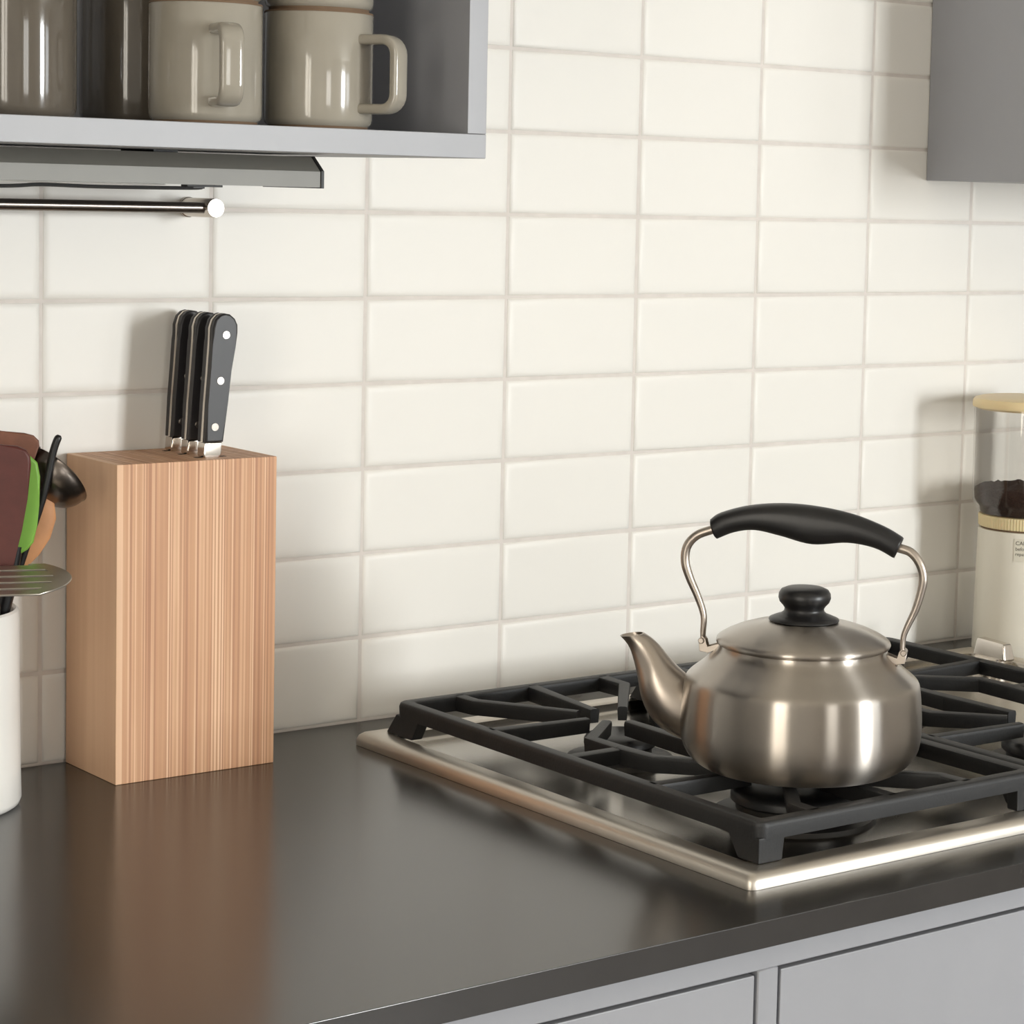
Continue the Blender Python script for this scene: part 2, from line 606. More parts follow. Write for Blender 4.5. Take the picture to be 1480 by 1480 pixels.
# ------------------------------------------------------------------ under-shelf light
t = thing('under_shelf_light', 'slim grey light bar fixed beneath the open shelf', 'light', (-0.2, -0.16, 1.3925))
prof = [(-0.200, 1.3925), (-0.200, 1.4048), (-0.186, 1.4160), (-0.110, 1.4160), (-0.110, 1.3925)]
bm = nb()
slab(bm, prof, (-0.379, 0, 0), (0, 1, 0), (0, 0, 1), (1, 0, 0), 1.036, 0.0004, 1)
obj('housing', bm, 'lightbody', t, angle=20)
for x in (0.1405, -0.8985):
    bm = nb()
    slab(bm, [(-0.2008, 1.3918), (-0.2008, 1.4052), (-0.1862, 1.4166), (-0.109, 1.4166), (-0.109, 1.3918)], (x, 0, 0), (0, 1, 0), (0, 0, 1), (1, 0, 0), 0.003, 0.0004, 1)
    obj('end_cap', bm, 'lightdark', t, angle=20)
obj('diffuser', box(nb(), -0.88, 0.02, -0.175, -0.13, 1.3913, 1.3925, 0.0004, 1), 'frame', t)
for x0, x1, y in ((0.030, 0.060, -0.19), (0.036, 0.046, -0.188)):
    obj('clip', box(nb(), x0, x1, y, y + 0.01, 1.3895 if x1 < 0.05 else 1.3908, 1.3924, 0.0003, 1), 'lightdark', t)
for x in (-0.6, 0.02):
    obj('mounting_bracket', box(nb(), x - 0.01, x + 0.01, -0.175, -0.12, 1.4162, SB - 0.0001), 'lightdark', t)
pts = catmull([(-0.80, -0.17, 1.3875), (-0.45, -0.175, 1.386), (-0.20, -0.185, 1.3875), (-0.115, -0.188, 1.3882), (-0.085, -0.188, 1.3898), (-0.04, -0.188, 1.3892), (0.03, -0.187, 1.3897), (0.045, -0.185, 1.3903)], 6)
cb = obj('power_cord', tube(nb(), pts, 0.0014, 8), 'lightdark', t)

# ------------------------------------------------------------------ rail on the wall
t = thing('utensil_rail', 'brushed steel rail mounted on the tiles below the shelf', 'rail', (-0.3, -0.002, 1.3732))
zr, xr, yr = 1.3732, 0.1290, -0.041
obj('bar', tube(nb(), [(-0.86, yr, zr), (xr, yr, zr)], 0.0046, 20), 'darksteel', t)
for x in (xr, -0.82):
    bm = nb()
    prof = [(0.0, -0.0005), (0.0085, -0.0005), (0.0085, 0.003), (0.0079, 0.0035), (0.0079, 0.0495), (0.0074, 0.0503), (0, 0.0503)]
    lathe(bm, prof, seg=36)
    bmesh.ops.rotate(bm, verts=bm.verts, cent=(0, 0, 0), matrix=Matrix.Rotation(R(90), 3, 'X'))
    bmesh.ops.translate(bm, verts=bm.verts, vec=(x, 0, zr))
    obj('post', bm, 'steel', t)

# ------------------------------------------------------------------ mugs
def make_mug(label, loc, rot, glaze, group='stoneware mugs in the open shelf'):
    t = thing('mug', label, 'mug', (0, 0, 0), group)
    r, h = 0.0405, 0.0865
    prof = [(0, 0.004), (r - 0.010, 0.004), (r - 0.008, 0.0022), (r - 0.003, 0.0022), (r - 0.0008, 0.0042), (r, 0.0072), (r, h - 0.0016), (r - 0.0008, h - 0.0003),
            (r - 0.0026, h - 0.0003), (r - 0.0034, h - 0.0014), (r - 0.0036, 0.012), (r - 0.008, 0.007), (0, 0.007)]
    obj('cup', lathe(nb(), prof, seg=72), glaze, t)
    obj('foot_ring', lathe(nb(), [(r - 0.008, 0.0024), (r - 0.008, 0), (r - 0.0035, 0), (r - 0.0032, 0.0024)], seg=72), 'foot', t)
    obj('rim', lathe(nb(), [(r - 0.0036, h - 0.0012), (r - 0.0030, h + 0.0001), (r - 0.0004, h + 0.0001), (r + 0.0002, h - 0.0013)], seg=72), 'foot', t)
    # squared loop handle
    cx0, cx1, z0, z1, rr = r - 0.004, r + 0.0285, 0.0155, 0.0665, 0.011
    path = [(cx0, 0, z1), (cx1 - rr, 0, z1)]
    for k in range(1, 7):
        a = R(90 - 90 * k / 6)
        path.append((cx1 - rr + rr * math.cos(a), 0, z1 - rr + rr * math.sin(a)))
    for k in range(0, 7):
        a = R(-90 * k / 6)
        path.append((cx1 - rr + rr * math.cos(a), 0, z0 + rr + rr * math.sin(a)))
    path.append((cx0, 0, z0))
    bm = tube(nb(), path, 0.0040, 20, side=(0, 1, 0), flat=2.15, power=3.6)
    obj('handle', bm, glaze, t)
    t.location = loc
    t.rotation_euler = (0, 0, rot)
    return t


def aim(x, y, deg_right):
    a = math.atan2(CAM.y - y, CAM.x - x)
    return a + R(deg_right)


mug_spots = [  # x, y, turn of the handle to the right of the camera
    (0.0129, -0.2500, 15, 'pale grey mug with its square handle facing out, on the shelf board', 'pale grey mug stacked on top of the mug whose handle faces out'),
    (0.1094, -0.2450, 58, 'pale grey mug at the shelf end, square handle pointing right', 'pale grey mug stacked on top of the rightmost mug'),
]
for x, y, d, l1, l2 in mug_spots:
    make_mug(l1, (x, y, ST), aim(x, y, d), 'mug')
    make_mug(l2, (x, y, ST + 0.0868), aim(x, y, d + 4), 'mug')


def tall_cup(x, y, label):
    r, h = 0.0410, 0.168
    prof = [(0, 0.002), (r - 0.008, 0.002), (r - 0.006, 0.0), (r - 0.0035, 0.0), (r - 0.0008, 0.0030), (r, 0.0070), (r, h - 0.0016), (r - 0.0008, h - 0.0003),
            (r - 0.0026, h - 0.0003), (r - 0.0034, h - 0.0014), (r - 0.0036, 0.012), (r - 0.008, 0.007), (0, 0.007)]
    o = obj('tumbler', lathe(nb(), prof, (x, y, ST), 72), 'mugdark', origin=(x, y, ST))
    tag(o, label, 'tumbler', 'dark tumblers in the open shelf')


tall_cup(0.0010, -0.1620, 'tall dark grey tumbler half hidden behind the mug with its handle facing out')
tall_cup(-0.1180, -0.2200, 'tall dark grey tumbler at the left edge of the shelf')

# ------------------------------------------------------------------ knife block and knives
BX0, BX1, BY0, BZ = 0.0205, 0.1633, -0.0948, 1.1710
kb = thing('knife_block', 'upright laminated wood knife block standing against the tiles', 'knife block', ((BX0 + BX1) / 2, -0.048, ZC))
o = obj('block', box(nb(), BX0, BX1, BY0, -0.0025, ZC, BZ, 0.0009, 2), 'block', kb)
KY = [-0.0755, -0.0480, -0.0205]
for y in KY:
    obj('slot', box(nb(), 0.098, 0.126, y - 0.0022, y + 0.0022, BZ - 0.004, BZ + 0.0002), 'slot', kb)
outl = [(0.1040, 1.1835), (0.1062, 1.215), (0.1084, 1.2425), (0.1098, 1.264), (0.1100, 1.2765), (0.1124, 1.2835), (0.1163, 1.2873), (0.1205, 1.2886), (0.1255, 1.2878),
        (0.1300, 1.2842), (0.1325, 1.2790), (0.1326, 1.2727), (0.1303, 1.2610), (0.1268, 1.2420), (0.1240, 1.217), (0.1202, 1.1835)]
knife_lab = ['black handled knife at the front of the block, three rivets in view', 'black handled knife in the middle slot of the block', 'black handled knife in the rear slot nearest the wall']
proto = None
for i, y in enumerate(KY):
    if i == 0:
        t = thing('knife', knife_lab[0], 'knife', (0.112, y, BZ), 'knives in the wooden block')
        ax, az = (1, 0, 0), (0, 0, 1)
        for s in (-1, 1):
            bm = slab(nb(), outl, (0, y + s * 0.0047, 0), ax, az, (0, 1, 0), 0.0062, 0.0019, 3)
            obj('handle_scale', bm, 'knifescale', t)
        bm = slab(nb(), outl, (0, y, 0), ax, az, (0, 1, 0), 0.0031, 0.0004, 1)
        bmesh.ops.scale(bm, vec=(1.012, 1, 1.0), verts=bm.verts, space=Matrix.Translation((-0.118, -y, -1.235)))
        obj('tang', bm, 'steel', t)
        bl = [(0.1038, 1.1832), (0.1200, 1.1832), (0.1195, 1.1730), (0.1165, 1.1702), (0.1050, 1.1702), (0.1030, 1.1730)]
        obj('bolster', slab(nb(), bl, (0, y, 0), ax, az, (0, 1, 0), 0.0118, 0.0012, 2), 'chrome', t)
        obj('blade', slab(nb(), [(0.1045, 1.1702), (0.1165, 1.1702), (0.1165, 1.168), (0.1045, 1.168)], (0, y, 0), ax, az, (0, 1, 0), 0.002), 'chrome', t)
        for rx, rz in ((0.1216, 1.2710), (0.1168, 1.2338), (0.1121, 1.1962)):
            bm = lathe(nb(), [(0, -0.0083), (0.0032, -0.0083), (0.0034, -0.0079), (0.0034, 0.0079), (0.0032, 0.0083), (0, 0.0083)], seg=20)
            bmesh.ops.rotate(bm, verts=bm.verts, cent=(0, 0, 0), matrix=Matrix.Rotation(R(90), 3, 'X'))
            bmesh.ops.translate(bm, verts=bm.verts, vec=(rx, y, rz))
            obj('rivet', bm, 'chrome', t)
        proto = t
    else:
        t = copy_tree(proto)
        t.location = (0.112 - 0.0005 * i, y, BZ - 0.0004)
        t['label'] = knife_lab[i]

# ------------------------------------------------------------------ crock and utensils
CO = Vector((-0.122, -0.078, 0))
UR = Vector((0.9156, -0.402, 0)).normalized()     # to the right as the camera sees it
UF = Vector((0.402, 0.9156, 0)).normalized()      # away from the camera
UZ = Vector((0, 0, 1))
cr = 0.0645
prof = [(0, 0.0), (cr - 0.004, 0.0), (cr - 0.001, 0.002), (cr + 0.0006, 0.006), (cr, 0.03), (cr - 0.0008, 0.08), (cr - 0.0012, 0.145), (cr - 0.0018, 0.1515), (cr - 0.0035, 0.153), (cr - 0.0056, 0.151), (cr - 0.006, 0.14), (cr - 0.0065, 0.008), (0, 0.006)]
bm = lathe(nb(), prof, (CO.x, CO.y, ZC), 64)
tag(obj('utensil_crock', bm, 'crock', origin=(CO.x, CO.y, ZC)), 'tall white ceramic crock full of cooking utensils at the left edge', 'crock')


def U(s, z, off=0.0):
    return CO + UR * s + UF * (-off) + UZ * z


def utensil(name, label, cat, foot):
    return thing(name, label, cat, foot, 'utensils in the white crock')


FLOOR = ZC + 0.0075
# big dark brown spatula, front
t = utensil('silicone_spatula', 'dark reddish brown broad spatula at the front of the crock', 'spatula', U(0.0, FLOOR, 0.012))
out = [(-0.004, 1.190), (0.010, 1.1955), (0.0491, 1.1952), (0.0616, 1.1942), (0.0680, 1.1912), (0.0710, 1.1862), (0.0716, 1.1800), (0.0692, 1.1547), (0.0652, 1.1312), (0.0592, 1.105), (0.054, 1.085), (0.044, 1.074), (0.030, 1.074), (0.020, 1.085), (0.010, 1.12), (-0.002, 1.165)]
obj('blade', slab(nb(), out, U(0, 0, 0.030), UR, UZ, UF, 0.007, 0.0024, 3), 'brown', t)
obj('handle', tube(nb(), [U(0.037, 1.085, 0.030), U(0.030, 1.04, 0.026), U(0.0, FLOOR + 0.006, 0.012)], 0.0055, 12), 'brown', t)
# lighter brown one behind
t = utensil('wooden_turner', 'lighter worn brown turner behind the dark brown spatula', 'turner', U(0.005, FLOOR, -0.012))
out = [(-0.012, 1.196), (0.010, 1.2030), (0.0488, 1.2020), (0.0666, 1.2004), (0.0735, 1.1985), (0.0775, 1.1945), (0.0779, 1.1905), (0.0744, 1.1810), (0.064, 1.150), (0.052, 1.105), (0.042, 1.09), (0.030, 1.09), (0.016, 1.12), (-0.006, 1.17)]
obj('blade', slab(nb(), out, U(0, 0, -0.004), UR, UZ, UF, 0.006, 0.0018, 2), 'brownlight', t)
obj('handle', tube(nb(), [U(0.036, 1.10, -0.004), U(0.028, 1.05, -0.006), U(0.005, FLOOR + 0.006, -0.012)], 0.0055, 12), 'brownlight', t)
# green spatula
t = utensil('green_spatula', 'lime green silicone spatula tucked beside the brown spatula', 'spatula', U(0.016, FLOOR, 0.006))
out = [(0.050, 1.187), (0.062, 1.1865), (0.0712, 1.1844), (0.0763, 1.1795), (0.0783, 1.1686), (0.0778, 1.1474), (0.0762, 1.131), (0.0735, 1.1185), (0.0693, 1.1131), (0.0617, 1.1084), (0.054, 1.108), (0.047, 1.113), (0.044, 1.13), (0.044, 1.17)]
obj('blade', slab(nb(), out, U(0, 0, 0.012), UR, UZ, UF, 0.006, 0.0022, 3), 'green', t)
obj('handle', tube(nb(), [U(0.061, 1.116, 0.012), U(0.056, 1.085, 0.011), U(0.016, FLOOR + 0.006, 0.006)], 0.0050, 12), 'blackplastic', t)
# wooden spoon
t = utensil('wooden_spoon', 'pale wooden spoon leaning right in the crock', 'spoon', U(0.010, FLOOR, -0.030))
bm = nb()
cpts = [U(0.0560, 1.092, -0.016), U(0.0620, 1.100, -0.016), U(0.0680, 1.110, -0.016), U(0.0735, 1.122, -0.016), U(0.0775, 1.136, -0.016), U(0.0800, 1.147, -0.016), U(0.0812, 1.1525, -0.016), U(0.0816, 1.1545, -0.016)]
tube(bm, cpts, [0.006, 0.0085, 0.0115, 0.0135, 0.0135, 0.0095, 0.005, 0.001], 20, side=UF, flat=0.40)
obj('bowl', bm, 'spoonwood', t)
obj('handle', tube(nb(), [U(0.0585, 1.096, -0.016), U(0.048, 1.06, -0.018), U(0.010, FLOOR + 0.006, -0.030)], 0.0045, 12), 'spoonwood', t)
# ladle
t = utensil('ladle', 'steel ladle with a dark bowl hanging over the crock toward the block', 'ladle', U(0.030, FLOOR, -0.020))
bm = nb()
prof = []
for k in range(0, 13):
    a = R(90 * k / 12)
    prof.append((0.0300 * math.sin(a), -0.021 * math.cos(a)))
prof.append((0.0310, 0.0010))
prof.append((0.0300, 0.0018))
for k in range(12, -1, -1):
    a = R(90 * k / 12)
    prof.append((0.0286 * math.sin(a), -0.0195 * math.cos(a)))
lathe(bm, prof, seg=40)
axn = (UR * 0.62 + UZ * 0.66 + UF * 0.42).normalized()
rotm = Vector((0, 0, 1)).rotation_difference(axn).to_matrix()
bmesh.ops.rotate(bm, verts=bm.verts, cent=(0, 0, 0), matrix=rotm)
bmesh.ops.translate(bm, verts=bm.verts, vec=U(0.0885, 1.1655, -0.026))
obj('bowl', bm, 'darksteel', t)
obj('handle', tube(nb(), catmull([U(0.073, 1.190, -0.012), U(0.070, 1.175, -0.012), U(0.062, 1.130, -0.012), U(0.048, 1.06, -0.014), U(0.030, FLOOR + 0.008, -0.020)], 5), [0.006] * 21, 12, side=UF, flat=0.7), 'blackplastic', t)
# thin black rod handle
t = utensil('cooking_utensil', 'thin black utensil handle rising above the ladle', 'utensil', U(0.022, FLOOR, 0.002))
obj('handle', tube(nb(), catmull([U(0.0925, 1.1995, 0.004), U(0.0880, 1.187, 0.004), U(0.0800, 1.150, 0.003), U(0.064, 1.10, 0.0), U(0.050, 1.05, 0.0), U(0.022, FLOOR + 0.006, 0.002)], 5), [0.0014, 0.0026] + [0.0029] * 24, 12), 'blackplastic', t)
# slotted turner
t = utensil('slotted_turner', 'steel slotted turner lying across the crock mouth', 'turner', U(0.020, FLOOR, 0.034))
# plate spans s (right) and depth, slightly tipped; four slots are real gaps
bm = nb()
po = U(0.030, 1.0988, 0.068)
pa = (UR * 0.985 + UZ * 0.02 - UF * 0.08).normalized()
pb = (UF * 0.935 + UZ * 0.20 + UR * 0.1)
pb = (pb - pa * pb.dot(pa)).normalized()
pn = pa.cross(pb).normalized()
bars = 5
wid = 0.062
for i in range(bars):
    b0 = -wid / 2 + wid * i / bars
    b1 = b0 + wid / bars - 0.0030
    e = lambda b: 0.071 - 22 * b * b
    slab(bm, [(-0.020, b0), (e(b0) - 0.012, b0), (e(b1) - 0.012, b1), (-0.020, b1)], po, pa, pb, pn, 0.0014, 0.0003, 1)
bb = [-wid / 2 + wid * k / 12 for k in range(13)]
slab(bm, [(0.071 - 22 * b * b, b) for b in bb] + [(0.071 - 22 * b * b - 0.0125, b) for b in bb[::-1]], po, pa, pb, pn, 0.0014, 0.0003, 1)
slab(bm, [(-0.030, -wid / 2 + 0.006), (-0.019, -wid / 2), (-0.019, wid / 2 - 0.003), (-0.030, wid / 2 - 0.008)], po, pa, pb, pn, 0.0014, 0.0003, 1)
obj('blade', bm, 'rim', t)
obj('handle', tube(nb(), catmull([po - pa * 0.022, U(0.022, 1.090, 0.050), U(0.042, 1.076, 0.034), U(0.040, 1.05, 0.030), U(0.020, FLOOR + 0.008, 0.028)], 6), 0.0062, 12, side=UF, flat=0.8), 'blackplastic', t)

# ------------------------------------------------------------------ cooktop
CXA, CXB, CYA, CYB = 0.2535, 1.0145, -0.5995, -0.0730
ck = thing('cooktop', 'stainless steel gas cooktop set into the dark counter', 'cooktop', ((CXA + CXB) / 2, (CYA + CYB) / 2, ZC))
rim_prof = ((0.0, 0.0002, 0.007), (0.0, 0.0050, 0.007), (0.0014, 0.0085, 0.007), (0.0045, 0.0108, 0.006), (0.009, 0.0116, 0.006), (0.019, 0.0116, 0.010), (0.0215, 0.0110, 0.012), (0.0235, 0.0095, 0.014))
pan_prof = ((0.0235, 0.0095, 0.014), (0.0275, 0.0048, 0.018), (0.0305, 0.0030, 0.022), (0.036, 0.0022, 0.026), (0.075, 0.0022, 0.03))
for nm, mt_, pf in (('rim', 'rim', rim_prof), ('pan', 'pan', pan_prof)):
    bm = nb()
    rings = []
    for ins, z, rad in pf:
        rings.append([bm.verts.new((x, y, ZC + z)) for x, y in rrect(CXA + ins, CXB - ins, CYA + ins, CYB - ins, max(rad, 0.002), 6)])
    for A, B in zip(rings, rings[1:]):
        n = len(A)
        for k in range(n):
            bm.faces.new((A[k], A[(k + 1) % n], B[(k + 1) % n], B[k]))
    if nm == 'pan':
        bm.faces.new(rings[-1])
    obj(nm, bm, mt_, ck)
PANZ = ZC + 0.0022
BCX = [0.408, 0.7120]
BCY = [-0.250, -0.470]
for bx in BCX:
    for by, rad in ((BCY[0], 0.031), (BCY[1], 0.049)):
        bd = obj('burner', lathe(nb(), [(0, 0.0), (rad + 0.016, 0.0), (rad + 0.014, 0.0035), (rad + 0.002, 0.006), (rad - 0.004, 0.0075), (rad - 0.004, 0.0125), (0, 0.0125)], (bx, by, PANZ), 40), 'burnerbase', ck)
        obj('burner_cap', lathe(nb(), [(0, 0.0126), (rad - 0.002, 0.0126), (rad, 0.0145), (rad, 0.0185), (rad - 0.002, 0.0215), (rad - 0.006, 0.0232), (rad * 0.5, 0.0240), (0, 0.0242)], (bx, by, PANZ), 40), 'cap', bd)
# control knob
kx, ky = 0.9700, -0.1470
kn = obj('control_knob', lathe(nb(), [(0, 0), (0.0235, 0), (0.0235, 0.002), (0.0205, 0.003), (0.0200, 0.0125), (0.0185, 0.014), (0, 0.014)], (kx, ky, PANZ), 40), 'chrome', ck)
bm = nb()
lo = [(-0.0085, -0.024), (0.0085, -0.024), (0.0085, 0.021), (-0.0085, 0.021)]
hi = [(-0.0062, -0.0200), (0.0062, -0.0200), (0.0062, 0.0180), (-0.0062, 0.0180)]
A = [bm.verts.new((kx + a, ky + b_, PANZ + 0.0125)) for a, b_ in lo]
B = [bm.verts.new((kx + a, ky + b_, PANZ + 0.0300 + (0.0015 if b_ > 0 else 0))) for a, b_ in hi]
for k in range(4):
    bm.faces.new((A[k], A[(k + 1) % 4], B[(k + 1) % 4], B[k]))
bm.faces.new(A[::-1])
bm.faces.new(B)
bmesh.ops.bevel(bm, geom=list(bm.edges), offset=0.0022, segments=3, profile=0.5, affect='EDGES')
obj('grip_bar', bm, 'chrome', kn)

# ------------------------------------------------------------------ grates
GZ = ZC + 0.042
BW = 0.0122       # bar width
BH = 0.0134       # bar height


def bar(bm, pts, w=BW, h=BH, taper=1.0, ztop=GZ):
    """cast bar along a plan polyline; near-square section, top face at ztop"""
    n = len(pts)
    P3 = [Vector((x, y, 0)) for x, y in pts]
    rings = []
    for i, p in enumerate(P3):
        d1 = (P3[i] - P3[i - 1]).normalized() if i else (P3[1] - P3[0]).normalized()
        d2 = (P3[i + 1] - P3[i]).normalized() if i < n - 1 else d1
        tt = (d1 + d2).normalized()
        s = Vector((-tt.y, tt.x, 0))
        k = 1 / max(0.5, d1.dot(tt))
        f = 1 + (taper - 1) * i / (n - 1)
        hw = w / 2 * f * k
        c = 0.0022
        hb = hw * 0.84
        hh = h * (1 + (min(taper, 1.0) - 1) * 0.35 * i / (n - 1))
        sec = [(-hb, -hh), (hb, -hh), (hw, -c * 1.4), (hw - c * 0.3, -c * 0.3), (hw - c, 0), (-hw + c, 0), (-hw + c * 0.3, -c * 0.3), (-hw, -c * 1.4)]
        rings.append([bm.verts.new(Vector((p.x, p.y, ztop + z)) + s * a) for a, z in sec])
    for A_, B_ in zip(rings, rings[1:]):
        m_ = len(A_)
        for k in range(m_):
            bm.faces.new((A_[k], A_[(k + 1) % m_], B_[(k + 1) % m_], B_[k]))
    bm.faces.new(rings[0][::-1])
    bm.faces.new(rings[-1])
    return bm


def make_grate(x0, x1, cx, label, mirror=False):
    y0, y1 = -0.5835, -0.1075
    t = thing('grate', label, 'grate', ((x0 + x1) / 2, (y0 + y1) / 2, ZC), 'cast iron pan grates')
    mx = (lambda x: x0 + x1 - x) if mirror else (lambda x: x)
    # outer ring
    bm = nb()
    rg = []
    for ins, z in ((0.0, -BH), (-0.0004, -0.004), (0.0006, -0.0010), (0.0022, 0.0), (BW - 0.0022, 0.0), (BW - 0.0006, -0.0010), (BW, -0.004), (BW - 0.0015, -BH)):
        rg.append([bm.verts.new((x, y, GZ + z)) for x, y in rrect(x0 + ins, x1 - ins, y0 + ins, y1 - ins, max(0.009 - ins * 0.5, 0.003), 4)])
    for i in range(len(rg)):
        A_, B_ = rg[i], rg[(i + 1) % len(rg)]
        n = len(A_)
        for k in range(n):
            bm.faces.new((A_[k], A_[(k + 1) % n], B_[(k + 1) % n], B_[k]))
    obj('frame', bm, 'iron', t)
    # feet at the corners: tapered blocks standing on the rim
    for fx, sx in ((x0, 1), (x1, -1)):
        for fy, sy in ((y0, 1), (y1, -1)):
            bm = nb()
            za, zb = ZC + 0.0117, GZ - BH + 0.002
            lx, ly = 0.0245, 0.024
            fl = 0.0 if sy > 0 else 0.020      # rear feet flare back
            fo_ = fl * 0.85
            lo_ = [(fx + sx * 0.0010, fy + sy * 0.0010 + fo_), (fx + sx * (lx - 0.001), fy + sy * 0.0010 + fo_), (fx + sx * (lx - 0.001), fy + sy * BW + fo_ * 0.6), (fx + sx * BW, fy + sy * BW + fo_ * 0.6), (fx + sx * BW, fy + sy * ly), (fx + sx * 0.0010, fy + sy * ly)]
            hi_ = [(fx + sx * 0.0004, fy + sy * 0.0004), (fx + sx * (lx + 0.0005), fy + sy * 0.0004), (fx + sx * (lx + 0.0005), fy + sy * BW), (fx + sx * BW, fy + sy * BW), (fx + sx * BW, fy + sy * (ly + 0.012)), (fx + sx * 0.0004, fy + sy * (ly + 0.012))]
            A_ = [bm.verts.new((a, b_, za)) for a, b_ in lo_]
            B_ = [bm.verts.new((a, b_, zb)) for a, b_ in hi_]
            for k in range(6):
                bm.faces.new((A_[k], A_[(k + 1) % 6], B_[(k + 1) % 6], B_[k]))
            bm.faces.new(A_[::-1])
            bm.faces.new(B_)
            bmesh.ops.bevel(bm, geom=[e for e in bm.edges], offset=0.0012, segments=2, profile=0.5, affect='EDGES')
            obj('foot', bm, 'iron', t)
    xi0, xi1, yi0, yi1 = x0 + BW * 0.6, x1 - BW * 0.6, y0 + BW * 0.6, y1 - BW * 0.6
    by0, by1 = BCY[1], BCY[0]
    ym = -0.3455
    def fing(pts, taper=0.72, w=0.0125):
        obj('finger', bar(nb(), [(mx(a), b_) for a, b_ in pts], w=w, taper=taper), 'iron', t)
    # rear burner
    fing([(cx - 0.074, yi1), (cx - 0.073, -0.140), (cx - 0.024, -0.2215)])
    fing([(cx + 0.082, yi1), (cx + 0.081, -0.150), (cx + 0.018, -0.2290)])
    fing([(cx + 0.004, yi1), (cx - 0.008, -0.2240)])
    fing([(xi0, -0.2400), (cx - 0.034, -0.2480)])
    fing([(xi1, -0.2420), (cx + 0.034, -0.2500)])
    # front burner
    fing([(cx - 0.074, yi0), (cx - 0.073, -0.552), (cx - 0.026, -0.4920)])
    fing([(cx + 0.082, yi0), (cx + 0.080, -0.548), (cx + 0.026, -0.4920)])
    fing([(cx + 0.004, yi0), (cx + 0.002, -0.5020)])
    fing([(xi0, -0.4520), (cx - 0.036, -0.4580)])
    fing([(xi1, -0.4520), (cx + 0.036, -0.4580)])
    # brackets between the burners
    for s, xe in ((-1, xi0), (1, xi1)):
        k = cx + s * 0.0735
        b_ = nb()
        bar(b_, [(mx(k), ym), (mx(k), -0.3060), (mx(cx + s * 0.026), -0.2640)], taper=0.8)
        bar(b_, [(mx(k), ym), (mx(k + s * -0.004), -0.3850), (mx(cx + s * 0.026), -0.4330)], taper=0.8)
        obj('finger', b_, 'iron', t)
        obj('crossbar', bar(nb(), [(mx(xe), ym), (mx(k), ym)], h=BH * 0.9, ztop=GZ - 0.0008), 'iron', t)
    obj('finger', bar(bar(nb(), [(mx(cx - 0.010), -0.3455), (mx(cx - 0.010), -0.2740)], taper=0.85), [(mx(cx - 0.010), -0.3455), (mx(cx - 0.008), -0.4220)], taper=0.85), 'iron', t)
    return t


make_grate(0.2740, 0.5635, BCX[0], 'black cast iron grate under the kettle, left side of the cooktop')
make_grate(0.5665, 0.8560, BCX[1], 'black cast iron grate behind the kettle, right side of the cooktop')

# ------------------------------------------------------------------ kettle
KX, KYY = 0.4105, -0.4730
KZ = GZ + 0.0002
kt = thing('kettle', 'brushed steel stovetop kettle with black grip and lid knob', 'kettle', (KX, KYY, KZ))
ka = R(-49.845)
HX = Vector((math.cos(ka), math.sin(ka), 0))      # spout plane, spout towards -HX
HY = Vector((-math.sin(ka), math.cos(ka), 0))
KO = Vector((KX, KYY, KZ))


def kp(s, z, d=0.0):
    return KO + HX * (s + 0.002) + HY * d + UZ * z


prof = [(0, 0.0012), (0.050, 0.0012), (0.054, 0.0), (0.064, 0.0), (0.0735, 0.0014), (0.0805, 0.0046), (0.0868, 0.0100), (0.0908, 0.0170), (0.0926, 0.0250), (0.0932, 0.0330), (0.0930, 0.0420), (0.0924, 0.0520),
        (0.0913, 0.0630), (0.0902, 0.0682), (0.0880, 0.0714), (0.0835, 0.0752), (0.0780, 0.0796), (0.0728, 0.0842), (0.0688, 0.0878), (0.0663, 0.0903), (0.0650, 0.0925), (0.0646, 0.0950), (0.0630, 0.0955), (0.0620, 0.0940), (0.0618, 0.090)]
P2 = catmull([(a, b_, 0) for a, b_ in prof[3:19]], 3)
prof2 = prof[:3] + [(p.x, p.y) for p in P2] + prof[19:]
obj('body', lathe(nb(), prof2, (KX, KYY, KZ), 96), 'kettle', kt, angle=60)
lid = obj('lid', lathe(nb(), [(0.0612, 0.0935), (0.0650, 0.0952), (0.0668, 0.0962), (0.0674, 0.0978), (0.0668, 0.0996), (0.0650, 0.1012), (0.0600, 0.1042), (0.0520, 0.1078), (0.0420, 0.1110), (0.0300, 0.1135), (0.0180, 0.1148), (0, 0.1152)], (KX, KYY, KZ), 96), 'kettle', kt, angle=60)
obj('knob', lathe(nb(), [(0, 0.1140), (0.0262, 0.1140), (0.0272, 0.1150), (0.0268, 0.1162), (0.0225, 0.1180), (0.0180, 0.1196), (0.0156, 0.1218), (0.0152, 0.1240), (0.0166, 0.1262), (0.0192, 0.1290), (0.0203, 0.1322), (0.0200, 0.1355),
                        (0.0182, 0.1384), (0.0140, 0.1402), (0.0080, 0.1410), (0, 0.1412)], (KX, KYY, KZ), 48), 'blackplastic', lid, angle=60)
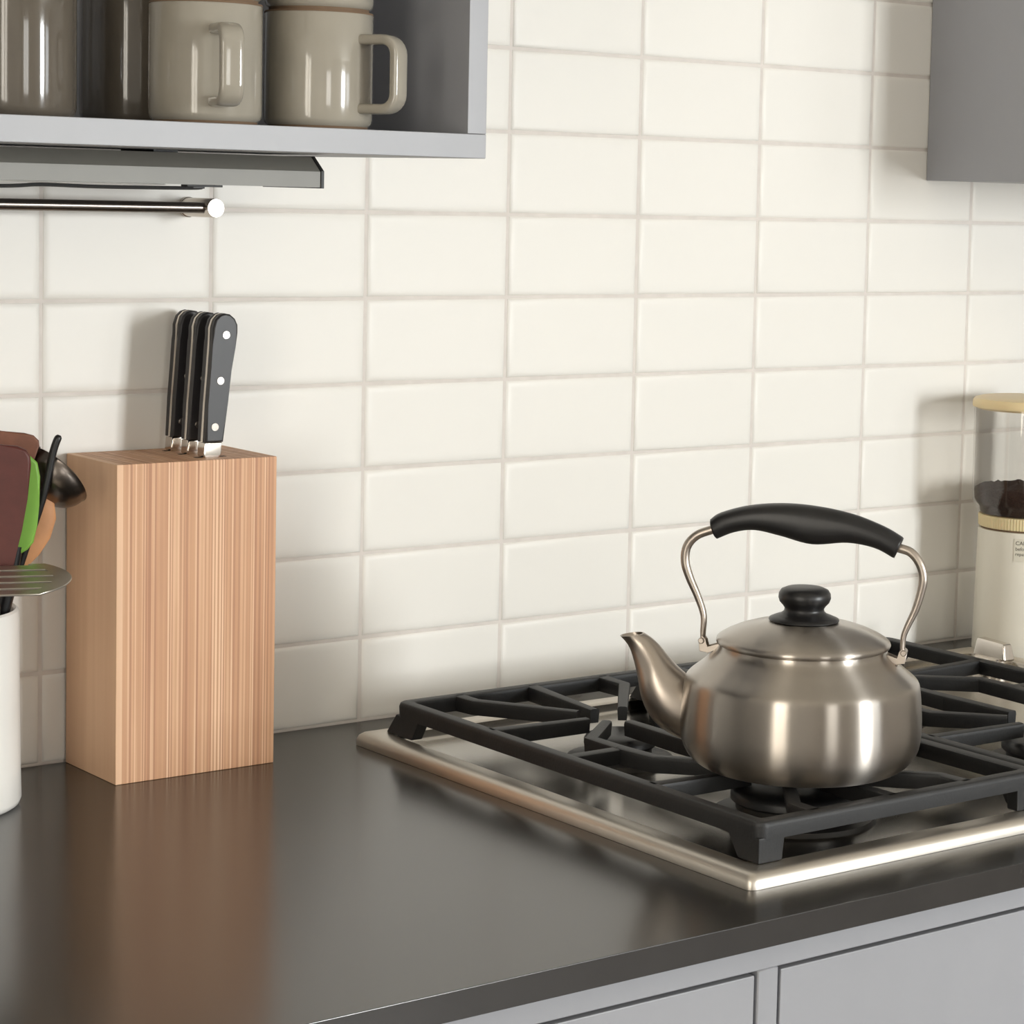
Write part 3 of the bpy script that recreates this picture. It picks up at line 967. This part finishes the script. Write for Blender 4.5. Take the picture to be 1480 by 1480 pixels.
# spout
right_e = [(-0.0800, 0.0590), (-0.0900, 0.0645), (-0.1003, 0.0722), (-0.1085, 0.0805), (-0.1150, 0.0880), (-0.1215, 0.0935), (-0.1275, 0.0968)]
left_e = [(-0.0800, 0.0120), (-0.0985, 0.0165), (-0.1165, 0.0275), (-0.1270, 0.0445), (-0.1322, 0.0665), (-0.1385, 0.0850), (-0.1462, 0.0940)]
Rr = catmull([(a, b_, 0) for a, b_ in right_e], 5)
Lr = catmull([(a, b_, 0) for a, b_ in left_e], 5)
bm = nb()
rings = []
n = len(Rr)
for inner in (0, 1):
    seq = range(n) if not inner else range(n - 1, n - 9, -1)
    for i in seq:
        a, b_ = Rr[i], Lr[i]
        c = (a + b_) / 2
        hv = (a - b_) / 2
        wid_ = hv.length * (0.62 + 0.38 * (i / (n - 1)) ** 0.6)
        sc_ = 1 - 0.10 * inner
        ring = []
        for k in range(28):
            ang = 2 * math.pi * k / 28
            q = c + hv * math.cos(ang) * sc_
            ring.append(bm.verts.new(kp(q.x, q.y, wid_ * math.sin(ang) * sc_)))
        rings.append(ring)
for A_, B_ in zip(rings, rings[1:]):
    for k in range(28):
        bm.faces.new((A_[k], A_[(k + 1) % 28], B_[(k + 1) % 28], B_[k]))
bm.faces.new(rings[-1])
obj('spout', bm, 'spout', kt, angle=50)
# bail handle: wire arms, brackets, grip
wl = [(-0.0800, 0.0890), (-0.0806, 0.0995), (-0.0805, 0.1139), (-0.0856, 0.1283), (-0.0923, 0.1426), (-0.0962, 0.1551), (-0.0949, 0.1671), (-0.0875, 0.1759), (-0.0756, 0.1810), (-0.060, 0.1862)]
wr = [(0.0748, 0.0900), (0.0748, 0.1050), (0.0776, 0.1143), (0.0832, 0.1275), (0.0872, 0.1421), (0.0884, 0.1528), (0.0854, 0.1633), (0.0782, 0.1716), (0.0680, 0.1748), (0.055, 0.1790)]
for pts_ in (wl, wr):
    P = catmull([(a, b_, 0) for a, b_ in pts_], 5)
    n = len(P)
    rad = [0.0018 + 0.0017 * min(1, i / (n * 0.5)) for i in range(n)]
    arm = obj('handle_arm', tube(nb(), [kp(p.x, p.y) for p in P], rad, 14, side=HY, flat=[1.9 - 0.9 * min(1, i / (n * 0.3)) for i in range(n)]), 'spout', kt)
    s = -1 if pts_ is wl else 1
    e = pts_[0]
    bm = nb()
    for d in (-0.0042, 0.0042):
        slab(bm, [(e[0] - s * 0.0155, 0.0905), (e[0] - s * 0.0050, 0.0852), (e[0] + s * 0.0022, 0.0862), (e[0] + s * 0.0032, 0.0945), (e[0] + s * 0.0004, 0.0985), (e[0] - s * 0.0026, 0.0950), (e[0] - s * 0.0036, 0.0895), (e[0] - s * 0.0125, 0.0930)],
             kp(0, -0.0, d), HX, UZ, HY, 0.0010, 0.0003, 1)
    slab(bm, [(-0.0055, -0.0046), (0.0065, -0.0046), (0.0065, 0.0046), (-0.0055, 0.0046)], kp(e[0] - s * 0.0085, 0.0878), (HX * 0.86 - UZ * 0.5 * s), HY, (UZ * 0.86 + HX * 0.5 * s), 0.0012, 0.0003, 1)
    br = obj('bracket', bm, 'spout', kt)
    bm = lathe(nb(), [(0, -0.0062), (0.0018, -0.0062), (0.0024, -0.0054), (0.0024, 0.0054), (0.0018, 0.0062), (0, 0.0062)], seg=16)
    q = Vector((0, 0, 1)).rotation_difference(HY).to_matrix()
    bmesh.ops.rotate(bm, verts=bm.verts, cent=(0, 0, 0), matrix=q)
    bmesh.ops.translate(bm, verts=bm.verts, vec=kp(e[0] + s * 0.001, 0.0945))
    obj('rivet', bm, 'spout', br)
gt = [(-0.0775, 0.1888), (-0.0690, 0.1948), (-0.0470, 0.2014), (-0.0201, 0.2044), (0.0072, 0.2032), (0.0345, 0.1983), (0.0581, 0.1900), (0.0726, 0.1823)]
gb = [(-0.0716, 0.1740), (-0.0574, 0.1802), (-0.0415, 0.1826), (-0.0220, 0.1792), (0.0028, 0.1739), (0.0300, 0.1766), (0.0510, 0.1736), (0.0658, 0.1665)]
A_ = catmull([(a, b_, 0) for a, b_ in gt], 6)
B_ = catmull([(a, b_, 0) for a, b_ in gb], 6)
bm = nb()
rings = []
n = len(A_)
for i, (a, b_) in enumerate(zip(A_, B_)):
    c, hv = (a + b_) / 2, (a - b_) / 2
    wd_ = 0.0098 + 0.0022 * math.sin(math.pi * i / (n - 1))
    ring = []
    for k in range(24):
        ang = 2 * math.pi * k / 24
        ca, sa = math.cos(ang), math.sin(ang)
        ca, sa = math.copysign(abs(ca) ** 0.8, ca), math.copysign(abs(sa) ** 0.8, sa)
        q = c + hv * ca
        ring.append(bm.verts.new(kp(q.x, q.y, wd_ * sa)))
    rings.append(ring)
for A2, B2 in zip(rings, rings[1:]):
    for k in range(24):
        bm.faces.new((A2[k], A2[(k + 1) % 24], B2[(k + 1) % 24], B2[k]))
e1 = bm.faces.new(rings[0])
e2 = bm.faces.new(rings[-1])
bmesh.ops.bevel(bm, geom=list(e1.edges) + list(e2.edges), offset=0.0014, segments=2, profile=0.5, affect='EDGES')
obj('grip', bm, 'blackplastic', kt, angle=50)

# ------------------------------------------------------------------ coffee grinder
GX, GY = 1.0750, -0.0890
gr = thing('coffee_grinder', 'cream and white coffee grinder with a clear hopper of ground coffee', 'grinder', (GX, GY, ZC))
GO = (GX, GY, ZC)
obj('body', lathe(nb(), [(0, 0.0), (0.0490, 0.0), (0.0522, 0.0025), (0.0528, 0.006), (0.0522, 0.03), (0.0506, 0.133), (0.0500, 0.1348), (0.0470, 0.1352), (0, 0.1352)], GO, 72), 'grinderwhite', gr)
obj('seam_ring', lathe(nb(), [(0, 0.1352), (0.0478, 0.1352), (0.0478, 0.1372), (0, 0.1372)], GO, 72), 'foot', gr)
obj('collar', lathe(nb(), [(0, 0.1372), (0.0500, 0.1372), (0.0505, 0.1380), (0.0508, 0.1485), (0.0500, 0.1498), (0.0480, 0.1502), (0, 0.1502)], GO, 200, knurl=-0.0005), 'cream', gr, angle=25)
hp = obj('hopper', lathe(nb(), [(0.0500, 0.1504), (0.0510, 0.1512), (0.0518, 0.1560), (0.0552, 0.1598), (0.0576, 0.1640), (0.0584, 0.1800), (0.0590, 0.2640), (0.0572, 0.2640), (0.0565, 0.1800), (0.0557, 0.1650), (0.0534, 0.1610), (0.0500, 0.1572), (0.0494, 0.1522), (0.0480, 0.1507)], GO, 72), 'hopper', gr)
bm = lathe(nb(), [(0, 0.1506), (0.0478, 0.1510), (0.0490, 0.1526), (0.0496, 0.1575), (0.0530, 0.1613), (0.0553, 0.1653), (0.0559, 0.1748), (0.0535, 0.1772), (0.0465, 0.1790), (0.0350, 0.1802), (0.0200, 0.1808), (0, 0.1812)], GO, 72)
for v in bm.verts:
    if v.co.z > ZC + 0.174:
        v.co.z += random.uniform(-0.0016, 0.0016) + 0.0016 * math.sin(v.co.x * 210 + v.co.y * 130)
co = obj('ground_coffee', bm, 'coffee', gr, angle=60)
co['kind'] = 'stuff'
obj('lid', lathe(nb(), [(0, 0.2620), (0.0560, 0.2620), (0.0560, 0.2641), (0.0606, 0.2641), (0.0610, 0.2655), (0.0608, 0.2705), (0.0590, 0.2733), (0.0540, 0.2747), (0, 0.2755)], GO, 72), 'cream', gr)
# sticker with three printed lines, wrapped on the body
th0 = math.atan2(CAM.y - GY, CAM.x - GX)


def on_body(arc, z):
    rr = 0.0508 + 0.0017 * (0.133 - z) / 0.103 + 0.0001
    a = th0 + STK + arc / rr
    return Vector((GX + rr * math.cos(a), GY + rr * math.sin(a), ZC + z)), Vector((math.cos(a), math.sin(a), 0))


STK = R(-11)
bm = nb()
cols_ = []
for i in range(9):
    col = []
    for z in (0.1055, 0.1295):
        p, nrm = on_body(0.040 * i / 8 - 0.0012, z)
        col.append((bm.verts.new(p), bm.verts.new(p + nrm * 0.0002)))
    cols_.append(col)
for c0, c1 in zip(cols_, cols_[1:]):
    bm.faces.new((c0[0][1], c1[0][1], c1[1][1], c0[1][1]))
    bm.faces.new((c0[0][0], c0[1][0], c1[1][0], c1[0][0]))
    bm.faces.new((c0[0][0], c1[0][0], c1[0][1], c0[0][1]))
    bm.faces.new((c0[1][0], c0[1][1], c1[1][1], c1[1][0]))
st = obj('sticker', bm, 'sticker', gr)
for line, z, size in (('CAUTION', 0.1230, 0.0058), ('before', 0.1172, 0.0052), ('repair', 0.1118, 0.0050)):
    fc = bpy.data.curves.new('text', 'FONT')
    fc.body = line
    fc.size = size
    fo = bpy.data.objects.new('text', fc)
    COL.objects.link(fo)
    bpy.context.view_layer.update()
    me = bpy.data.meshes.new_from_object(fo.evaluated_get(bpy.context.evaluated_depsgraph_get()))
    bpy.data.objects.remove(fo, do_unlink=True)
    bm = nb()
    bm.from_mesh(me)
    for v in bm.verts:
        p, nrm = on_body(v.co.x, z + v.co.y)
        v.co = p + nrm * 0.0003
    obj('printed_line', bm, 'ink', st, smooth=False)
